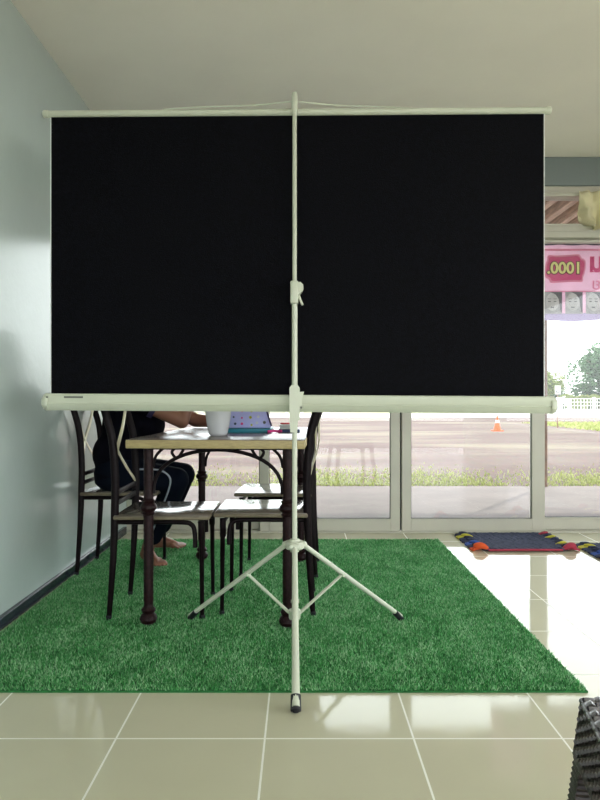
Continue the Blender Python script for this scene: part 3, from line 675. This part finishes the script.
# clamp on the pole
b = BM(); add_box(b, px-.016,px+.014,py-.020,py+.018,1.268,1.352,.005)
add_prism(b, [(px+.010,1.346),(px+.022,1.348),(px+.032,1.338),(px+.033,1.322),(px+.024,1.306),(px+.010,1.300)], 'y', py-.014, py+.010)
cl = obj('height_clamp', b, 'cream', ps)
b = BM(); add_tube(b, smooth_path([(px+.014,py-.004,1.306),(px+.020,py-.006,1.285),(px+.030,py-.008,1.262)],4), .0045, 8, flat=.6); obj('release_lever', b, 'cream', cl)
# case bracket on the pole
b = BM(); add_prism(b, [(px-.019,.835),(px-.019,.955),(px-.011,.966),(px+.011,.966),(px+.019,.955),(px+.019,.835)], 'y', py-.024, py+.020)
add_prism(b, [(px-.016,.790),(px-.019,.836),(px+.012,.836),(px+.010,.790)], 'y', py-.018, py+.018)
cb = obj('case_bracket', b, 'cream', ps)
b = BM(); add_prism(b, [(px+.019,.940),(px+.035,.941),(px+.029,.915),(px+.027,.888),(px+.019,.888)], 'y', py-.012, py+.006); obj('tilt_catch', b, 'cream', cb)
b = BM(); add_tube(b, [(px+.024,py-.014,.882),(px+.024,py+.0,.882)], .0045, 12); obj('screw', b, 'label', cb)
# case with roll
cx0, cx1 = -.965, .950; cy = 2.436
TILT = Matrix.Translation((-.008,cy,.9)) @ Matrix.Rotation(math.radians(.36),4,'Y') @ Matrix.Rotation(math.radians(-1.0),4,'Z') @ Matrix.Translation((.008,-cy,-.9))
prof = [(cy-.036,.924),(cy-.036,.896),(cy-.034,.893),(cy-.0375,.891),(cy-.031,.878),(cy-.018,.865),(cy+.018,.865),(cy+.036,.876),(cy+.036,.924),(cy+.030,.929),(cy-.030,.929)]
b = BM(); add_prism(b, prof, 'x', cx0, cx1); b.transform(TILT); cs = obj('case', b, 'cream', ps)
for s,x in ((-1,cx0),(1,cx1)):
    b = BM(); c0 = (cy,.897); P = [(cy+.045*math.cos(2*PI*k/8+PI/8), .897+.036*math.sin(2*PI*k/8+PI/8)) for k in range(8)]
    add_prism(b, P, 'x', x-.004 if s<0 else x-.012, x+.012 if s<0 else x+.004)
    P = [(cy+(u-cy)*.86, .897+(v-.897)*.86) for u,v in P]; add_prism(b, P, 'x', x-.012 if s<0 else x, x if s<0 else x+.012)
    b.transform(TILT); bmesh.ops.bevel(b, geom=b.edges[:], offset=.0015, segments=1, affect='EDGES'); obj('end_cap', b, 'cream', cs)
b = BM(); add_tube(b, [(cx0+.014,cy-.042,.915),(cx0+.014,cy-.047,.915)], .0035, 10); b.transform(TILT); obj('screw', b, 'label', cs)
b = BM(); add_box(b, -.890,-.818,cy-.0385,cy-.0358,.912,.919,.0008); b.transform(TILT); obj('name_plate', b, 'label', cs)
# fabric and top bar
fy = 2.432
TI = Matrix.Translation((-.01,fy,0)) @ Matrix.Rotation(math.radians(-.9),4,'Z') @ Matrix.Translation((.01,-fy,0))
def sheet(x0,x1,y,z0,z1,th):
    b = BM(); n=24; A=[];B=[]
    for i in range(n+1):
        x = x0+(x1-x0)*i/n; A.append(b.verts.new((x,y,z0))); B.append(b.verts.new((x,y,z1)))
    for i in range(n): b.faces.new([A[i],A[i+1],B[i+1],B[i]])
    r = bmesh.ops.extrude_face_region(b, geom=b.faces[:]); bmesh.ops.translate(b, verts=[v for v in r['geom'] if isinstance(v,bmesh.types.BMVert)], vec=(0,th,0)); b.transform(TI); return b
fb = obj('screen_backing', sheet(-.951,.921,fy,.918,1.992,.0006), 'fabric_black', ps, smooth=False)
obj('screen_face', sheet(-.955,.9245,fy+.0009,.918,1.992,.0006), 'fabric_white', fb, smooth=False)
b = BM(); add_tube(b, [(-.966,fy,2.003),(.932,fy,2.003)], .0125, 16); b.transform(TI); tbz = obj('top_bar', b, 'cream', ps)
for s,x in ((-1,-.966),(1,.932)):
    b = BM(); add_tube(b, [(x-s*.004,fy,2.003),(x+s*.012,fy,2.003),(x+s*.016,fy,2.003)], [.0145,.0145,.011], 16); b.transform(TI); obj('bar_cap', b, 'cream', tbz)
b = BM(); add_lathe(b, (px,py,0), [(.0,2.055),(.008,2.055),(.011,2.048),(.0115,1.985),(.0095,1.980)], 18); add_box(b, px-.008,px+.008,py,fy,2.018,2.030,.002); obj('top_hook', b, 'cream', ps)
for s in (-1,1):
    b = BM(); P = smooth_path([(px+s*.009,py+.012,2.028),(px+s*.16,fy-.004,2.028),(px+s*.38,fy,2.022),(px+s*.50,fy,2.014)],6); add_tube(b, P, .0028, 8); obj('tension_wire', b, 'cream', ps)

# ------------------------------------------------------------------ rag rugs
def rug(name, label, x0, x1, y0, y1, seed):
    rg = random.Random(seed); t = thing(name, label, 'rug', ((x0+x1)/2,(y0+y1)/2,0), 0, 'braided rag rugs by the doors'); n = 15; nm = 0
    b = BM(); hgt = (y1-y0)/n; bb = BM()
    for k in range(n):
        y = y0+hgt*(k+.5); sk = -.03+.06*0; m = 60
        P = [(x0+(x1-x0)*i/m + .012*math.sin(k*2.1), y+.003*math.sin(i*1.1+k*2), .011+.0018*math.sin(i*1.5+k*2.6)) for i in range(m+1)]
        add_tube(b, P, [hgt*.52*(1+.12*math.sin(i*1.5+k)) for i in range(m+1)], 8, flat=.55, a0=(0,1,0))
    obj('woven_mat', b, 'rag', t)
    b = BM(); P = smooth_path([(x0+.03,y0-.008,.011),(x0+(x1-x0)*.5,y0-.010,.013),(x1-.04,y0-.006,.011)],10); add_tube(b, P, .0065, 8); obj('edge_braid', b, 'rag_r', t)
    cols = ['rag_o','rag','rag_b','rag','rag','rag_y','rag']; colr = ['rag_r','rag','rag_y','rag','rag','rag_y','rag','rag_r']
    for s,x,cc in ((-1,x0,cols),(1,x1,colr)):
        m = len(cc)
        for k in range(m):
            y = y0+(y1-y0)*(k+.4)/m; r = .020 if cc[k] in ('rag_o','rag_r') and k==0 else .009
            b = BM(); P = smooth_path([(x-s*.03,y-.012,.014),(x+s*.005,y-.018,.022+r*.6),(x+s*.035,y,.018+r*.5),(x+s*.012,y+.018,.012)],5); add_tube(b, P, [r*(.55+.45*math.sin(PI*i/(len(P)-1))) for i in range(len(P))], 10)
            for q in range(3): add_tube(b, smooth_path([(x+s*.02,y+(q-1)*.012,.016),(x+s*.045,y+(q-1)*.017+.004,.012),(x+s*(.06+rg.uniform(0,.012)),y+(q-1)*.02,.007)],3), .006, 6)
            obj('tassel', b, cc[k], t)
    return t
rug('rag_rug', 'navy braided rag rug with orange and red tassels in front of the glass doors', 1.100, 1.615, 3.84, 4.31, 1)
rug('rag_rug', 'navy braided rag rug at the right edge, only its tassels in view', 1.775, 2.33, 3.60, 4.00, 2)

# ------------------------------------------------------------------ rattan stool, near right corner
st = thing('rattan_stool', 'dark woven rattan stool at the near right corner of the picture', 'stool', (.467,1.052,0))
A0 = Vector((.463,1.050,0)); ea = Vector((-.20,-.98,0)).normalized(); eb = Vector((.985,-.12,0)).normalized(); SL, SW, SH = .40, .42, .42
def weave(b, org, eu, ev, en, nu, nv, du, dv, th=.0035, ru=.46, rv=.46):
    for i in range(nu):
        for j in range(nv):
            over = (i+j)%2 == 0
            for horiz in (True, False):
                hi = th*(1.6 if (over == horiz) else .2); c = org+eu*(i+.5)*du+ev*(j+.5)*dv
                d, s, L, W = (eu, ev, du*.62, dv*rv) if horiz else (ev, eu, dv*.62, du*ru)
                rows = []
                for t in (-1,-.55,0,.55,1):
                    z = hi*math.cos(t*PI/2)
                    rows.append([b.verts.new(c+d*L*t+s*W*w_+en*(z-th*.25*abs(w_))) for w_ in (-1,-.5,.5,1)])
                for r0, r1 in zip(rows, rows[1:]):
                    for k in range(3): b.faces.new([r0[k],r0[k+1],r1[k+1],r1[k]])
up = Vector((0,0,1))
b = BM(); weave(b, A0+up*SH, ea, eb, up, 25, 26, SL/25, SW/26, .0042, .50, .50); o = obj('woven_seat', b, 'rattan_glint', st)
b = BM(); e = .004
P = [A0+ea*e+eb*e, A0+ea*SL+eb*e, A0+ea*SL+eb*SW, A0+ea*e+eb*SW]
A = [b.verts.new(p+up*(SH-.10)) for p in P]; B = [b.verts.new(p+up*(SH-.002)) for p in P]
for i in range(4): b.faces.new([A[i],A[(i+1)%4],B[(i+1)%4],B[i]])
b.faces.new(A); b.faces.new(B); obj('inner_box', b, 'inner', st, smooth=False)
for org, du_, en in ((A0, ea, -eb), (A0, eb, -ea), (A0+eb*SW, ea, eb), (A0+ea*SL, eb, ea)):
    L = SL if abs(du_.dot(ea)) > .9 else SW
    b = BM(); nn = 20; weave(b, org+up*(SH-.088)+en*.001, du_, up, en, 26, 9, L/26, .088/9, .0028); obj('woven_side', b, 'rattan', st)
b = BM()
E = [A0+up*SH, A0+ea*SL+up*SH, A0+ea*SL+eb*SW+up*SH, A0+eb*SW+up*SH, A0+up*SH]
for p, q in zip(E, E[1:]): add_tube(b, [p.lerp(q,t) - up*.004 for t in (0,.5,1)], .0045, 10)
for p in E[:4]: add_ell(b, p-up*.004, (.0048,)*3, u=10, v=8)
obj('rim', b, 'rattan_glint', st)
for su in (0,1):
    for sv in (0,1):
        c = A0+ea*SL*su+eb*SW*sv; out = Vector((0,0,0)); d1 = ea*(1-2*su); d2 = eb*(1-2*sv)
        b = BM(); n = 34
        for k in range(n):       # strands wound round a tapering leg that flares outward
            t = k/n; z0 = (SH-.088)*(1-t); z1 = (SH-.088)*(1-(k+1)/n)+.0012; w = .040-.012*t; w2 = .040-.012*(k+1)/n
            q = c+out*.014*t*1.0; z0 = max(z0,0); z1 = max(z1,0)
            bul = .0016
            ring = []
            for zz, ex in ((z0,0),((z0+z1)/2,bul),(z1,0)):
                ring.append([b.verts.new(q+d1*u_+d2*v_+up*zz) for u_,v_ in ((-ex,-ex),(w+ex,-ex),(w+ex,w+ex),(-ex,w+ex))])
            for r0, r1 in zip(ring, ring[1:]):
                for m in range(4): b.faces.new([r0[m],r0[(m+1)%4],r1[(m+1)%4],r1[m]])
            b.faces.new(ring[0]); b.faces.new(ring[2])
        obj('leg', b, 'rattan', st)
b = BM()
for p, q, sgn in ((A0,A0+ea*SL,1),(A0+eb*SW,A0+ea*SL+eb*SW,1),(A0,A0+eb*SW,1),(A0+ea*SL,A0+ea*SL+eb*SW,1)):
    add_tube(b, [p.lerp(q,t)+up*(SH-.090+.0) for t in (.02,.5,.98)], .006, 8)
obj('lower_rim', b, 'rattan', st)

# the whole stool widens towards the floor
cs_ = st.location; ctr = A0+ea*SL/2+eb*SW/2
for o in list(bpy.data.objects):
    if o.parent == st:
        for v in o.data.vertices:
            k = 1+.5*(SH-max(v.co.z,0)); wx = v.co.x+cs_.x-ctr.x; wy = v.co.y+cs_.y-ctr.y
            v.co.x = ctr.x+wx*k-cs_.x; v.co.y = ctr.y+wy*k-cs_.y
# ------------------------------------------------------------------ light, sky, camera
w = bpy.data.worlds.new('World'); bpy.context.scene.world = w; w.use_nodes = True; nt = w.node_tree; bg = nt.nodes['Background']
SKY = 3.2
sky = nt.nodes.new('ShaderNodeTexSky'); sky.sky_type = 'HOSEK_WILKIE'; sky.turbidity = 9; sky.ground_albedo = .4
SD = Vector((.45,.62,.95)).normalized(); sky.sun_direction = SD
mix = nt.nodes.new('ShaderNodeMix'); mix.data_type = 'RGBA'; mix.inputs['Factor'].default_value = .8; mix.inputs['B'].default_value = (.93,.97,1,1)
nt.links.new(sky.outputs[0], mix.inputs['A']); nt.links.new(mix.outputs['Result'], bg.inputs['Color']); bg.inputs['Strength'].default_value = SKY
sl = bpy.data.lights.new('sun','SUN'); sl.energy = 1.5; sl.angle = .03; sl.color = (1,.93,.82); so = bpy.data.objects.new('sun', sl); C.objects.link(so)
so.rotation_euler = SD.to_track_quat('Z','Y').to_euler(); so.location = (8,12,14)

cam = bpy.data.cameras.new('camera'); cam.lens = 28.8; cam.sensor_width = 36; cam.sensor_fit = 'AUTO'; cam.clip_start = .02; cam.clip_end = 500
co = bpy.data.objects.new('camera', cam); C.objects.link(co); co.location = (0,0,.91); co.rotation_euler = (PI/2,0,0)
S_ = bpy.context.scene; S_.camera = co
S_.view_settings.view_transform = 'Standard'; S_.view_settings.look = 'None'; S_.view_settings.gamma = 1; S_.view_settings.use_curve_mapping = False
S_.view_settings.exposure = 0.93
